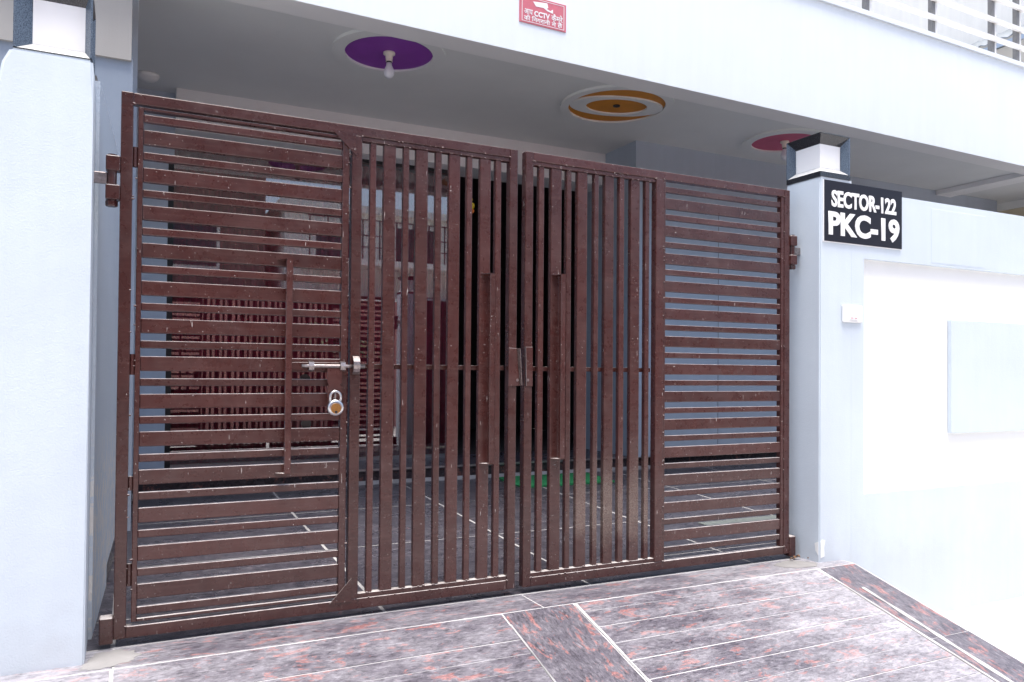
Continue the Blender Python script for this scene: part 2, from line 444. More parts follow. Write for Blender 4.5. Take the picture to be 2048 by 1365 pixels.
smear('cement_patch', [(3.14, -.03), (3.22, -.01), (3.31, -.12), (3.24, -.19), (3.12, -.17), (3.05, -.12), (3.04, -.07)])

# porch floor rises gently to the step
SI = .037
def fz(y): return -.028+SI*y
b = B()
prism(b, [(-.9, 0.0, -.5), (-.9, 0.0, fz(0)-.0012), (-.9, 2.85, fz(2.85)-.0012), (-.9, 2.85, -.5)], (10.6, 0, 0))
floor = obj('porch_floor', b, M_GROUT_IN, None, kind='structure')
xs = [-.9, .0, .995, 1.985, 2.985, 3.98, 4.98, 5.98, 6.98, 7.98, 8.98, 9.7]
ys = [.002, .30, 1.05, 2.0, 2.835]
for i in range(len(xs)-1):
    for j in range(len(ys)-1):
        for h in range(2 if j in (1, 2) else 1):
            n = 2 if j in (1, 2) else 1
            ya = ys[j]+(ys[j+1]-ys[j])*h/n; yb = ys[j]+(ys[j+1]-ys[j])*(h+1)/n
            g = .008; gy = .006 if h == 0 else .0012
            x0, x1, y0, y1 = xs[i]+g, xs[i+1]-g, ya+gy, yb-(.0012 if (n == 2 and h == 0) else .006)
            b = B(); t = .010; dz = rnd.uniform(-.0008, .0008)
            lo = [(x0, y0), (x1, y0), (x1, y1), (x0, y1)]
            a = [b.verts.new((x, yq, fz(yq)-t)) for x, yq in lo]; c = [b.verts.new((x, yq, fz(yq)+dz)) for x, yq in lo]
            b.faces.new(a[::-1]); b.faces.new(c)
            for k in range(4): b.faces.new((a[k], a[(k+1) % 4], c[(k+1) % 4], c[k]))
            obj('floor_tile', b, M_TILE, floor)
# pale mended tile by the right hand wall
b = B(); t = .004
pts = [(3.32, .62), (3.98, .62), (3.98, .86), (3.32, .86)]
prism(b, [(x, yq, fz(yq)+.001) for x, yq in pts], (0, 0, t)); obj('mended_tile', b, simple('grey_green_tile', (.17, .19, .18), .35, var=.3, scale=30), floor)

# step up to the house
step = bx('entrance_step', M_RISER, None, -.9, 9.7, 2.85, 3.9, -.3, .172, kind='structure')
bx('tread_slab', M_TILE, step, -.9, 9.7, 2.838, 3.62, .174, .196, .004)
bx('riser_strip', M_GROUT, step, -.9, 9.7, 2.838, 2.848, .078, .108)
bx('nosing', M_STEEL, step, -.9, 9.7, 2.833, 2.846, .185, .2)

# ------------------------------------------------------------------ the gate
FD = .040      # depth of the frame tubes, y 0 .. .040
GH = 1.955
leafs = 'leaves of the driveway gate'
GLEFT = thing('gate_leaf', (0, .02, 0), 'brown steel gate leaf holding the slatted wicket door and padlock', 'gate', leafs)
GRIGHT = thing('gate_leaf', (1.625, .02, 0), 'brown steel gate leaf hinged beside the house number plate', 'gate', leafs)
def tubebar(name, parent, x0, x1, z0, z1, y0=.0, y1=FD, bev=.003, mat=None):
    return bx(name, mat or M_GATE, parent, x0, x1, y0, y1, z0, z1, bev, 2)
# left leaf frame: mitred look, butted with 1 mm steps
tubebar('frame_stile', GLEFT, .0, .040, .0, GH)
tubebar('top_rail', GLEFT, .040, 1.547, GH-.040, GH-.0005, .001)
tubebar('bottom_rail', GLEFT, .040, 1.547, .0, .041, .001)
tubebar('frame_stile', GLEFT, 1.547, 1.586, .001, GH-.001)
tubebar('centre_stile', GLEFT, .8375, .8785, .041, GH-.040, .0005)
# vertical bars
def vbars(leaf, spec, z0, z1):
    for a, c in spec:
        o = tubebar('vertical_bar', leaf, a, c, z0, z1, .008, .034, .0032)
        o.rotation_euler = (0, rnd.uniform(-.0008, .0008), rnd.uniform(-.025, .025))
VL = [(.914, .939), (.971, 1.022), (1.056, 1.081), (1.113, 1.166), (1.2, 1.227), (1.26, 1.311), (1.344, 1.369), (1.406, 1.457), (1.482, 1.51)]
vbars(GLEFT, VL, .060, GH-.058)
tubebar('inner_rail', GLEFT, .8785, 1.547, GH-.058, GH-.0405, .005, .036, .002)
tubebar('inner_rail', GLEFT, .8785, 1.547, .0415, .060, .005, .036, .002)
tubebar('cross_bar', GLEFT, .885, 1.54, .968, .988, .0345, .041, .001)
# wicket door: frame mesh as the part, its slats as sub-parts
b = B()
box(b, .056, .0735, .004, .036, .054, 1.908, .002); box(b, .800, .8265, .004, .036, .054, 1.908, .002)
box(b, .0735, .800, .005, .036, 1.898, 1.908, .002); box(b, .0735, .800, .005, .036, .054, .066, .002)
wicket = obj('wicket_door', b, M_GATE, GLEFT)
PER = .1368; ZB = 1.8564
def slats(parent, x0, x1, zoff=0.0):
    for k in range(27):
        zb = ZB+zoff-(k//2)*PER-(k % 2)*PER*.6
        h = .0535 if k % 2 else .0275
        o = tubebar('slat', parent, x0, x1, zb, zb+h, .008+rnd.uniform(-.0006, .0006), .033, .0032)
        o.rotation_euler = (rnd.uniform(-.02, .02), rnd.uniform(-.0012, .0012), rnd.uniform(-.0008, .0008))
slats(wicket, .0737, .7998)
for za, zc in ((1.69, 1.762), (.939, 1.014), (.524, .574), (.182, .262)):
    b = B(); cyl(b, (.048, .018, za), (.048, .018, zc), .0085, 12); obj('wicket_hinge', b, M_GATE, GLEFT, smooth=False)
# gusset plates in the corners of the wicket opening
for pts in ([(.758, -.003, 1.921), (.852, -.003, 1.924), (.852, -.003, 1.832)], [(.764, -.003, .034), (.852, -.003, .128), (.852, -.003, .034)]):
    b = B(); prism(b, pts, (0, .0035, 0)); obj('gusset_plate', b, M_GATE, GLEFT)
# right leaf
tubebar('frame_stile', GRIGHT, 1.6255, 1.665, .0, GH)
tubebar('top_rail', GRIGHT, 1.665, 3.19, GH-.040, GH-.0005, .001)
tubebar('bottom_rail', GRIGHT, 1.665, 3.19, .0, .041, .001)
tubebar('frame_stile', GRIGHT, 3.19, 3.2285, .001, GH-.001)
tubebar('inner_stile', GRIGHT, 3.170, 3.1895, .042, GH-.041, .004, .036, .002)
tubebar('centre_stile', GRIGHT, 2.344, 2.392, .041, GH-.040, .0005)
tubebar('inner_stile', GRIGHT, 2.3925, 2.404, .042, GH-.041, .003, .036, .002)
VR = [(1.697, 1.725), (1.762, 1.818), (1.844, 1.87), (1.902, 1.956), (1.992, 2.018), (2.052, 2.104), (2.135, 2.164), (2.2, 2.253), (2.286, 2.311)]
vbars(GRIGHT, VR, .060, GH-.058)
tubebar('inner_rail', GRIGHT, 1.665, 2.344, GH-.058, GH-.0405, .005, .036, .002)
tubebar('inner_rail', GRIGHT, 1.665, 2.344, .0415, .060, .005, .036, .002)
tubebar('cross_bar', GRIGHT, 1.672, 2.338, .966, .986, .0345, .041, .001)
slats(GRIGHT, 2.4042, 3.1698, .001)
# pull handles: an upright tube held off the gate by two flat tabs
def handle(parent, x, z0, z1, side):
    b = B()
    box(b, x-.012, x+.012, -.034, -.012, z0, z1, .002, 1)
    o = obj('pull_handle', b, M_GATE, parent)
    for z, dz in ((z1, -.003), (z0, .0)):
        t = B()
        zt = z+dz
        prism(t, [(x-.012+.024*0, -.034, zt), (x+.012, -.034, zt), (x+.012, .007, zt), (x-.012+side*.03, .007, zt)], (0, 0, .003))
        obj('handle_tab', t, M_GATE, o)
handle(GLEFT, .590, .560, 1.392, -1)
handle(GLEFT, 1.452, .560, 1.390, -1)
handle(GRIGHT, 1.806, .567, 1.408, -1)
# weld beads where bars meet the rails (too small to pick apart singly)
def welds(leaf, pts):
    b = B()
    for (x, y, z) in pts:
        r = rnd.uniform(.0022, .0042)
        m = Matrix.Translation((x+rnd.uniform(-.003, .003), y, z+rnd.uniform(-.002, .002))) @ Matrix.Diagonal((r*rnd.uniform(1, 2.2), r*.8, r, 1))
        bmesh.ops.create_icosphere(b, subdivisions=1, radius=1.0, matrix=m)
    obj('weld_beads', b, M_GATE, leaf, kind='stuff', smooth=True)
wl = []; wr = []
for dst, spec in ((wl, VL), (wr, VR)):
    for a_, c_ in spec:
        for z in (.060, GH-.058):
            for _ in range(2): dst.append((rnd.uniform(a_, c_), .006, z))
        dst.append((rnd.uniform(a_-.03, c_+.03), .002, GH-.0405)); dst.append((rnd.uniform(a_-.03, c_+.03), .002, .0412))
for k in range(9):
    z = rnd.uniform(.1, 1.85); wl += [(.040, .001, z), (.828, .003, rnd.uniform(.1, 1.85)), (.055, .003, rnd.uniform(.1, 1.85))]; wr += [(2.3922, .001, z), (3.19, .002, rnd.uniform(.1, 1.85)), (2.3922, .001, rnd.uniform(.1, 1.85))]
for q in ((.04, GH-.04), (.8375, GH-.04), (.8785, GH-.04), (1.547, GH-.04), (.04, .041), (.8785, .041), (1.547, .041)): wl += [(q[0], -.0005, q[1])]*3
for q in ((1.665, GH-.04), (2.344, GH-.04), (2.392, GH-.04), (3.19, GH-.04), (1.665, .041), (2.392, .041), (3.19, .041)): wr += [(q[0], -.0005, q[1])]*3
welds(GLEFT, wl); welds(GRIGHT, wr)
# the two flared latch plates where the leaves meet
def plate(parent, pts, th=.004, y=-.005):
    b = B(); prism(b, [(x, y, z) for x, z in pts], (0, th, 0))
    bmesh.ops.bevel(b, geom=list(b.edges), offset=.001, segments=1, affect='EDGES')
    o = obj('latch_plate', b, M_GATE, parent)
    return o
pl = plate(GLEFT, [(1.545, .898), (1.600, .900), (1.586, 1.066), (1.546, 1.068)])
pr = plate(GRIGHT, [(1.629, .898), (1.666, .898), (1.665, 1.074), (1.622, 1.073)])
for p_, x in ((pl, 1.588), (pr, 1.640)):
    b = B(); cyl(b, (x, -.0075, .925), (x, -.002, .925), .0065, 12); obj('rivet', b, M_BOLT, p_)
for p_, pts in ((pl, [(1.586, -.005, 1.066), (1.592, -.022, 1.066), (1.604, -.018, .902), (1.600, -.005, .900)]), (pr, [(1.622, -.005, 1.073), (1.620, -.022, 1.073), (1.627, -.018, .900), (1.629, -.005, .898)])):
    b = B(); prism(b, pts, (.0025, 0, 0)); obj('latch_lip', b, M_BOLT, p_)
# sliding bolt on the wicket
b = B(); box(b, .606, .812, -.006, .006, .962, .992, .001)
bolt = obj('bolt_plate', b, M_GATE, GLEFT)
b = B(); tube(b, [(.642, -.016, .978), (.70, -.016, .978), (.80, -.016, .978), (.893, -.016, .977)], .0075, 12); obj('bolt_rod', b, M_BOLT, bolt, smooth=True)
for x in (.668, .792):
    b = B()
    pr_ = [(-.006, .958), (-.006, .962), (-.024, .968), (-.028, .978), (-.024, .990), (-.006, .996), (-.006, .999), (-.027, .993), (-.032, .978), (-.027, .963)]
    prism(b, [(x, yq, z) for yq, z in pr_], (.020, 0, 0)); obj('bolt_staple', b, M_BOLT, bolt)
b = B()
prf = []
for k in range(9):
    a = R(-90+180*k/8); prf.append((-.004-.034*math.cos(a), .983+.038*math.sin(a)))
for k in range(8, -1, -1):
    a = R(-90+180*k/8); prf.append((-.004-.029*math.cos(a), .983+.033*math.sin(a)))
prism(b, [(.843, yq, z) for yq, z in prf], (.026, 0, 0)); obj('bolt_keeper', b, M_BOLT, GLEFT)
# hasp hanging from the bolt
b = B(); prism(b, [(.741, -.022, .969), (.800, -.022, .969), (.800, -.022, .915), (.792, -.022, .905), (.800, -.022, .895), (.797, -.022, .838), (.743, -.022, .838), (.741, -.022, .895), (.749, -.022, .905), (.741, -.022, .915)], (0, .004, 0))
hasp = obj('hasp', b, M_GATE, bolt)
b = B()
tube(b, [(.768, -.02, .872)]+[(.768+.0, -.03-.014*math.sin(R(a)), .862+.022*math.cos(R(a))) for a in range(0, 181, 30)]+[(.768, -.02, .852)], .0042, 8); obj('staple', b, M_BOLT, hasp, smooth=True)
for x, z in ((.668, .926), (.674, .748)):
    b = B(); lathe(b, (x, .040, z), [(.020, 0), (.020, .004)], 18, 'Y'); obj('rear_washer', b, M_DARKM, GLEFT)
# hinges on the pillar sides
def hinge(leaf, x, dirn, z0):
    xa, xb = sorted((x, x+dirn*.046))
    for za, zc in ((z0+.125, z0+.178), (z0+.022, z0+.074)):
        b = B(); box(b, xa, xb, -.010, .038, za, zc, .003, 1); hb = obj('hinge_knuckle', b, M_GATE, leaf)
    cx = x+dirn*.026
    b = B(); cyl(b, (cx, .012, z0), (cx, .012, z0+.184), .0155, 16); obj('hinge_pin', b, M_GATE, leaf)
    b = B(); lathe(b, (cx, .012, z0-.002), [(.018, 0), (.020, .004), (.020, .020)], 6); obj('pin_nut', b, M_GATE, leaf)
    b = B(); box(b, *sorted((cx+dirn*.014, x+dirn*.088)), .004, .024, z0+.078, z0+.118, .003, 1); obj('hinge_lug', b, M_BOLT, leaf)
hinge(GLEFT, 0.0, -1, 1.540); hinge(GRIGHT, 3.2285, 1, 1.532)
bx('pivot_block', M_GATE, GLEFT, -.045, -.0005, -.006, .042, -.012, .082, .004)
bx('pivot_block', M_GATE, GRIGHT, 3.229, 3.272, -.006, .042, -.016, .092, .004)

# padlock, hung from the hasp
PX, PY, PZ = .768, -.048, .815
pad = thing('padlock', (PX, PY, PZ-.032), 'small round brass padlock hanging from the wicket bolt', 'padlock')
b = B(); lathe(b, (PX, PY-.011, PZ), [(.022, -.001), (.029, .001), (.032, .005), (.032, .017), (.029, .021), (.020, .022)], 28, 'Y'); pb = obj('lock_body', b, M_STEEL, pad, smooth=True)
b = B(); lathe(b, (PX, PY-.0135, PZ-.003), [(.020, 0), (.021, .003)], 24, 'Y'); obj('face_plate', b, M_BRASS, pb)
b = B(); lathe(b, (PX, PY-.0150, PZ-.017), [(.0055, 0), (.0055, .003)], 12, 'Y'); obj('keyhole', b, M_DARKM, pb)
b = B(); tube(b, [(PX-.021, PY, PZ+.02)]+[(PX-.021*math.cos(R(a)), PY, PZ+.042+.022*math.sin(R(a))) for a in range(0, 181, 15)]+[(PX+.021, PY, PZ+.02)], .0048, 10); obj('shackle', b, M_STEEL, pad, smooth=True)

# ------------------------------------------------------------------ pillars, boundary walls
YF = -.13
def rough_box(name, mat, x0, x1, y0, y1, z0, z1, r=.012, **kw):
    b = B(); box(b, x0, x1, y0, y1, z0, z1, r, 3); return obj(name, b, mat, **kw)
LP = thing('gate_pillar', (-.22, 0, -.1), 'pale blue plastered pillar carrying the wicket side hinge', 'pillar', 'gate pillars')
b = B()
# plaster wider below, drawn in under the lamp; corners rounded
def pring(z, x0, x1, y0=YF, y1=.12):
    return [b.verts.new(p) for p in ((x0, y0, z), (x1, y0, z), (x1, y1, z), (x0, y1, z))]
rings = [pring(-.5, -.43, -.083), pring(1.55, -.43, -.083), pring(1.80, -.372, -.083), pring(1.955, -.345, -.0835), pring(2.003, -.322, -.086)]
for q0, q1 in zip(rings, rings[1:]):
    for k in range(4): b.faces.new((q0[k], q0[(k+1) % 4], q1[(k+1) % 4], q1[k]))
b.faces.new(rings[0][::-1]); b.faces.new(rings[-1])
bmesh.ops.bevel(b, geom=[e for e in b.edges if abs(e.verts[0].co.z-e.verts[1].co.z) > .01 or e.verts[0].co.z > 2.0], offset=.008, segments=3, affect='EDGES')
obj('pillar_shaft', b, M_PILLAR, LP)
RP = thing('gate_pillar', (3.42, 0, -.1), 'pale blue plastered pillar behind the dark house number plate', 'pillar', 'gate pillars')
b = B(); box(b, 3.31, 3.545, YF, .105, -.5, 2.012)
bmesh.ops.bevel(b, geom=[e for e in b.edges if all(v.co.x < 3.32 for v in e.verts)], offset=.006, segments=3, affect='EDGES')
obj('pillar_shaft', b, M_PILLAR, RP)
b = B(); prism(b, [(3.318, -.1325, -.005), (3.345, -.1325, .002), (3.342, -.1325, .05), (3.351, -.1325, .085), (3.332, -.1325, .090), (3.318, -.1325, .078)], (0, .006, 0)); obj('broken_corner', b, M_WHITE, RP)
b = B(); prism(b, [(3.3075, -.1225, .01), (3.3075, -.105, .03), (3.3075, -.10, .07), (3.3075, -.1225, .08)], (.006, 0, 0)); obj('broken_corner', b, M_WHITE, RP)

# long side wall running in from the left pillar
sw = thing('side_wall', (-.1, 1.8, 0), 'pale blue side wall with flaking paint running in behind the gate', 'wall')
def swx(y): return -.083+.047*(y+.13)
def sidewall_paint():
    t = NT('flaking_side_wall_paint')
    n1 = t.noise(t.pos(), 2.2, 5)
    base = t.mix(1.0, (.64, .72, .80), t.ramp(n1, [(.3, .93), (.7, 1.0)]), 'MULTIPLY')
    x, y, z = t.sep()
    nn = t.noise(t.pos((1, 4, 2.2)), 7, 6, .65)
    zone = t.ramp(t.math('ADD', z, t.math('MULTIPLY', nn, .6)), [(.20, .0), (.45, 1.0), (.85, 1.0)]); zone2 = t.ramp(t.math('ADD', z, t.math('MULTIPLY', nn, .4)), [(.70, 1.0), (.98, 0.0)])
    fl = t.math('MULTIPLY', t.math('MULTIPLY', zone, zone2), t.ramp(nn, [(.50, 0.0), (.53, 1.0)]))
    base = t.mix(fl, base, (.80, .79, .76))
    t.principled(base, .6, t.bump(t.math('ADD', nn, t.noise(t.pos(), 120, 3)), .4, .006)); return t.m
b = B(); prism(b, [(swx(.1205), .1205, -.4), (swx(3.4), 3.4, -.4), (swx(3.4)-.16, 3.4, -.4), (swx(.1205)-.16, .1205, -.4)], (0, 0, 2.415))
obj('wall_body', b, sidewall_paint(), sw)
b = B(); prism(b, [(swx(.1205)-.012, .1215, 2.0152), (swx(3.4)-.012, 3.4, 2.0152), (swx(3.4)-.15, 3.4, 2.0152), (swx(.1205)-.15, .1215, 2.0152)], (0, 0, .02)); obj('wall_coping', b, M_CEMENT, sw)
b = B(); prism(b, [(swx(.0)+.001, .125, -.05), (swx(3.4)+.018, 3.39, fz(3.39)), (swx(3.4)+.002, 3.39, fz(3.39)), (swx(.0)-.02, .125, -.05)], (0, 0, .11)); obj('skirting', b, M_TILE, sw)

# right boundary wall: frame proud, white field sunk, blue block standing in it
bw = thing('boundary_wall', (6.2, -.06, -.42), 'pale blue boundary wall with a sunken white panel', 'wall')
XW0, XW1 = 3.5455, 9.6
PX0, PX1, PZ0, PZ1 = 3.642, 6.9, .312, 1.600
WT = 1.968
bx('wall_bottom', M_WALL, bw, XW0, XW1, YF, .0, -.8, PZ0, .0)
bx('wall_top', M_WALL, bw, XW0, XW1, YF, .0, PZ1, WT, .0)
bx('wall_side', M_WALL, bw, XW0, PX0, YF, .0, PZ0, PZ1, .0)
bx('wall_side', M_WALL, bw, PX1, XW1, YF, .0, PZ0, PZ1, .0)
bx('white_field', M_WHITE, bw, PX0, PX1, YF+.028, .0, PZ0, PZ1, .0)
bx('blue_block', M_WALL, bw, 4.384, 6.2, YF+.002, YF+.0275, .622, 1.292, .003)
bx('added_dark_backing', M_RISER, bw, XW0, XW1, .0005, .012, -.02, 1.94)  # added unseen dark sheet, so the wall's back mirrors dark in the glass
# plaster crack lines and a repaired strip
bx('plaster_strip', M_WALL, bw, 4.2, 4.70, YF-.0015, YF+.004, 1.615, 1.93, .001)

# pillar lamps of polished black stone round a white box
def pillar_lamp(x0, x1, y0, y1, z0, posts, label, bh=.028, kl=1.0, kr=1.0):
    L = thing('pillar_lamp', ((x0+x1)/2, (y0+y1)/2, z0), label, 'lamp', 'lamps on the gate pillars')
    i = .036
    zb, zw0, zw1, zt = z0+bh, z0+bh+.030, z0+.186, z0+.230
    bx('base_plate', M_BLACKG, L, x0, x1, y0, y1, z0, zb, .001)
    def frustum(nm, za, ia, zc, ic):
        b = B()
        a = [b.verts.new(p) for p in ((x0+ia*kl, y0+ia, za), (x1-ia*kr, y0+ia, za), (x1-ia*kr, y1-ia, za), (x0+ia*kl, y1-ia, za))]
        c = [b.verts.new(p) for p in ((x0+ic*kl, y0+ic, zc), (x1-ic*kr, y0+ic, zc), (x1-ic*kr, y1-ic, zc), (x0+ic*kl, y1-ic, zc))]
        b.faces.new(a[::-1]); b.faces.new(c)
        for k in range(4): b.faces.new((a[k], a[(k+1) % 4], c[(k+1) % 4], c[k]))
        return obj(nm, b, M_BLACKG if nm != 'sill' else M_SILL, L)
    frustum('sill', zb+.0005, .003, zw0, i)
    frustum('cap', zw1+.0005, i, zt, 0.0)
    bx('cap_slab', M_BLACKG, L, x0, x1, y0, y1, zt+.0005, zt+.004, .0005)
    bx('white_box', M_LAMP, L, x0+i*kl, x1-i*kr, y0+i, y1-i, zw0+.0005, zw1, .001)
    for sx, sy in posts:
        cx, cy = (x0 if sx < 0 else x1), (y0 if sy < 0 else y1); s = i-.001
        b = B(); kx = kl if sx < 0 else kr
        e = .006
        prism(b, [(cx, cy, zb+.001), (cx-sx*e, cy, zb+.001), (cx-sx*s*kx, cy-sy*s, zb+.001), (cx, cy-sy*e, zb+.001)], (0, 0, zt-zb-.002))
        obj('corner_fin', b, M_SKYG, L)
M_SKYG = NT('sky_tinted_granite')  # speckled dark granite paled blue-grey, painting in the sky the fins reflect
_b = M_SKYG.ramp(M_SKYG.noise(M_SKYG.pos(), 300, 3), [(.35, (.04, .055, .08)), (.65, (.13, .17, .22))])
M_SKYG.principled(_b, .25); M_SKYG = M_SKYG.m
M_SILL = simple('pale_stone_sill', (.62, .62, .60), .25, var=.15, scale=90)
pillar_lamp(3.308, 3.530, YF-.004, .105, 2.0125, [(1, -1), (-1, 1), (1, 1)], 'white box lamp with black stone frame above the house number plate')
pillar_lamp(-.316, -.088, YF+.004, .105, 2.0035, [(-1, -1), (1, -1), (1, 1), (-1, 1)], 'white box lamp in black stone frame above the padlocked wicket side pillar', .003, 1.42, .66)

# house number plate
sg = thing('house_number_plate', (3.635, YF, 1.67), 'dark plate reading SECTOR-122 PKC-19 in white letters', 'sign')
bx('plate', M_SIGN, sg, 3.331, 3.938, YF-.010, YF-.0005, 1.671, 1.996, .001)
bx('plate_edge', M_LETTER, sg, 3.327, 3.3308, YF-.008, YF-.0005, 1.669, 1.996)
bx('plate_edge', M_LETTER, sg, 3.327, 3.938, YF-.007, YF-.0005, 1.6665, 1.6705)
text_obj('lettering', 'SECTOR-122', .08, M_LETTER, sg, (3.382, YF-.0115, 1.856), .505, .090, .002, .0026)
text_obj('lettering', 'PKC-19', .12, M_LETTER, sg, (3.360, YF-.0115, 1.702), .553, .130, .002, .0046)
# bell push
sw_ = thing('bell_switch', (3.545, YF, 1.25), 'white bell switch plate on the pale blue wall', 'switch')
bx('switch_plate', M_PLASTIC, sw_, 3.470, 3.619, YF-.013, YF-.0005, 1.244, 1.337, .005, 2)
bx('rocker', M_LETTER, sw_, 3.515, 3.578, YF-.017, YF-.0128, 1.258, 1.325, .002)
bx('indicator', M_REDSIGN, sw_, 3.522, 3.540, YF-.0185, YF-.0168, 1.266, 1.269)
bx('indicator', M_REDSIGN, sw_, 3.552, 3.570, YF-.0185, YF-.0168, 1.266, 1.269)

# ------------------------------------------------------------------ the house
ZC = 3.10
house = thing('house', (4, 3, -.4), 'white and pale blue house with an open porch under a deep parapet', 'house')
KF = .03
def fy(x): return 1.33+KF*x
def slab(name, mat, x0, x1, ya, yb, z0, z1, parent=house):
    """slab whose front and back follow the slightly skewed house front"""
    b = B(); prism(b, [(x0, ya(x0), z0), (x1, ya(x1), z0), (x1, yb(x1), z0), (x0, yb(x0), z0)], (0, 0, z1-z0)); return obj(name, b, mat, parent)
ZB_ = 3.045
slab('parapet', M_FASCIA, -.62, 13, fy, lambda x: fy(x)+.12, ZB_+.002, 4.02)
slab('coping', M_FASCIA, -.62, 13, lambda x: fy(x)-.022, lambda x: fy(x)+.15, 4.0205, 4.062)
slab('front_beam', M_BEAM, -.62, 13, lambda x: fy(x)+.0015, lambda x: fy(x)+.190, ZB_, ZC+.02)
slab('ceiling', M_CEIL, .062, 13, lambda x: fy(x)+.1905, lambda x: 3.70, ZC, ZC+.16)
slab('terrace', M_CONC, -.62, 13, lambda x: fy(x)+.1205, lambda x: 9.0, 3.30, 3.36)
slab('left_column', M_COLUMN, -.62, .036, lambda x: 1.45, lambda x: 1.85, -.3, 2.60)
slab('left_lintel', M_BEIGE, -.62, .028, lambda x: 1.43, lambda x: 1.86, 2.58, 3.044)
slab('left_wall', M_SLATE, -.15, .060, lambda x: 1.8505, lambda x: 3.5, 0, ZC+.01)
# back wall
bx('back_wall', M_SLATE, house, .061, .293, 3.46, 3.64, .197, ZC-.001)
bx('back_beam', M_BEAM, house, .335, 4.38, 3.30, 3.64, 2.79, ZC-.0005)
bx('back_beam_end', M_SLATE, house, .061, .334, 3.44, 3.459, 2.60, ZC-.0005)
# right hand room block
bx('room_front', M_ROOM, house, 4.185, 9.5, 2.79, 2.95, .1965, ZC-.0005)
bx('room_side', M_ROOM, house, 4.186, 4.36, 2.9505, 3.66, .1965, ZC-.0005)
bx('panel_joint', M_DARKM, house, 5.157, 5.160, 2.788, 2.791, .2, 2.6)
# cross beams and end wall at the far right
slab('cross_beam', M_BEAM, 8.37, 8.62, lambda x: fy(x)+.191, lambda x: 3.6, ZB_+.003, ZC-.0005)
slab('end_wall', M_CREAM, 9.72, 9.9, lambda x: fy(x)+.22, lambda x: 3.9, -.3, ZC-.09)
slab('end_wall_cap', M_CEIL, 9.68, 9.95, lambda x: fy(x)+.2135, lambda x: 3.9, ZC-.0895, ZC-.0005)
# glass front with its dark frame; curtain behind
bx('window_frame', M_DARKM, house, .294, .334, 3.47, 3.53, .197, 2.789)
bx('window_frame', M_DARKM, house, 2.64, 2.69, 3.47, 3.53, .197, 2.789)
bx('window_frame', M_STEEL, house, .3345, 2.6395, 3.47, 3.53, .197, .222)
bx('window_frame', M_DARKM, house, .3345, 2.6395, 3.47, 3.53, 2.76, 2.789)
bx('window_pane', M_GLASS, house, .335, 2.639, 3.495, 3.503, .2225, 2.7595)
cur = B(); nn_ = 150; a = []; c = []
for k in range(nn_+1):
    x = .30+(2.68-.30)*k/nn_; yq = 3.60+.022*math.sin(k*1.05)+.010*math.sin(k*.37+1)
    a.append(cur.verts.new((x, yq, .21))); c.append(cur.verts.new((x, 3.60+(yq-3.60)*.8, 2.76)))
for k in range(nn_): cur.faces.new((a[k], a[k+1], c[k+1], c[k]))
me_c = obj('curtain', cur, M_CURTAIN, None, 'dark red pleated curtain behind the porch glass', 'curtain', smooth=True)
sm_ = me_c.modifiers.new('thick', 'SOLIDIFY'); sm_.thickness = .004
# dark room behind the doorway
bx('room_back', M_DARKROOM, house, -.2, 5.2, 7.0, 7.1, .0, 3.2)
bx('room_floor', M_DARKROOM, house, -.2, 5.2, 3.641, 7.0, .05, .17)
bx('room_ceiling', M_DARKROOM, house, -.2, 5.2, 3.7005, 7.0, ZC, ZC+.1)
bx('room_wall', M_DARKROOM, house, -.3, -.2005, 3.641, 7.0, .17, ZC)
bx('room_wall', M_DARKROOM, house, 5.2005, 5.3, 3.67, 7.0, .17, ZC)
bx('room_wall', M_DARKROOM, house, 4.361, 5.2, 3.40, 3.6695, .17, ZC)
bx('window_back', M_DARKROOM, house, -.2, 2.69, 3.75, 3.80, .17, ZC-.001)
# upper floor set back on the terrace
bx('upper_room', M_FARWHITE, house, -.5, 5.2, 5.6, 9.0, 3.3605, 6.6)

# ceiling roses
def disc(name, mat, cx, cy, r0, r1, z0, z1, seg=56, parent=house, ex=1.0, rot=0.0, exi=None):
    b = B(); exi = ex if exi is None else exi
    def ring(r, z, e):
        out = []
        for k in range(seg):
            a = 2*math.pi*k/seg; u, v = r*math.cos(a), r*e*math.sin(a)
            out.append(b.verts.new((cx+u*math.cos(rot)-v*math.sin(rot), cy+u*math.sin(rot)+v*math.cos(rot), z)))
        return out
    A, Bq = ring(r1, z0, ex), ring(r1, z1, ex)
    if r0 > 0:
        C, D = ring(r0, z0, exi), ring(r0, z1, exi)
        for k in range(seg):
            q = (k+1) % seg
            b.faces.new((A[k], A[q], Bq[q], Bq[k])); b.faces.new((C[q], C[k], D[k], D[q]))
            b.faces.new((A[q], A[k], C[k], C[q])); b.faces.new((Bq[k], Bq[q], D[q], D[k]))
    else:
        b.faces.new(A[::-1]); b.faces.new(Bq)
        for k in range(seg):
            q = (k+1) % seg; b.faces.new((A[k], A[q], Bq[q], Bq[k]))
    return obj(name, b, mat, parent)
for (cx, cy, mt) in ((1.575, 1.925, M_PURPLE), (5.40, 2.18, M_CERISE)):
    disc('rose_disc', mt, cx, cy, 0, .292, ZC-.004, ZC+.002)
    disc('rose_ring', M_CEIL, cx, cy, .292, .375, ZC-.020, ZC+.002)
OX, OY = 3.50, 2.085
disc('rose_disc', M_ORANGE, OX, OY, 0, .385, ZC-.004, ZC+.002)
disc('rose_ring', M_CEIL, OX, OY, .385, .45, ZC-.020, ZC+.002)
disc('rose_swirl', M_CEIL, OX, OY, .25, .384, ZC-.018, ZC-.0045, ex=.56, rot=R(-14), exi=.68)
disc('fan_hook_plate', M_DARKM, OX, OY, 0, .028, ZC-.012, ZC-.0045, 20)
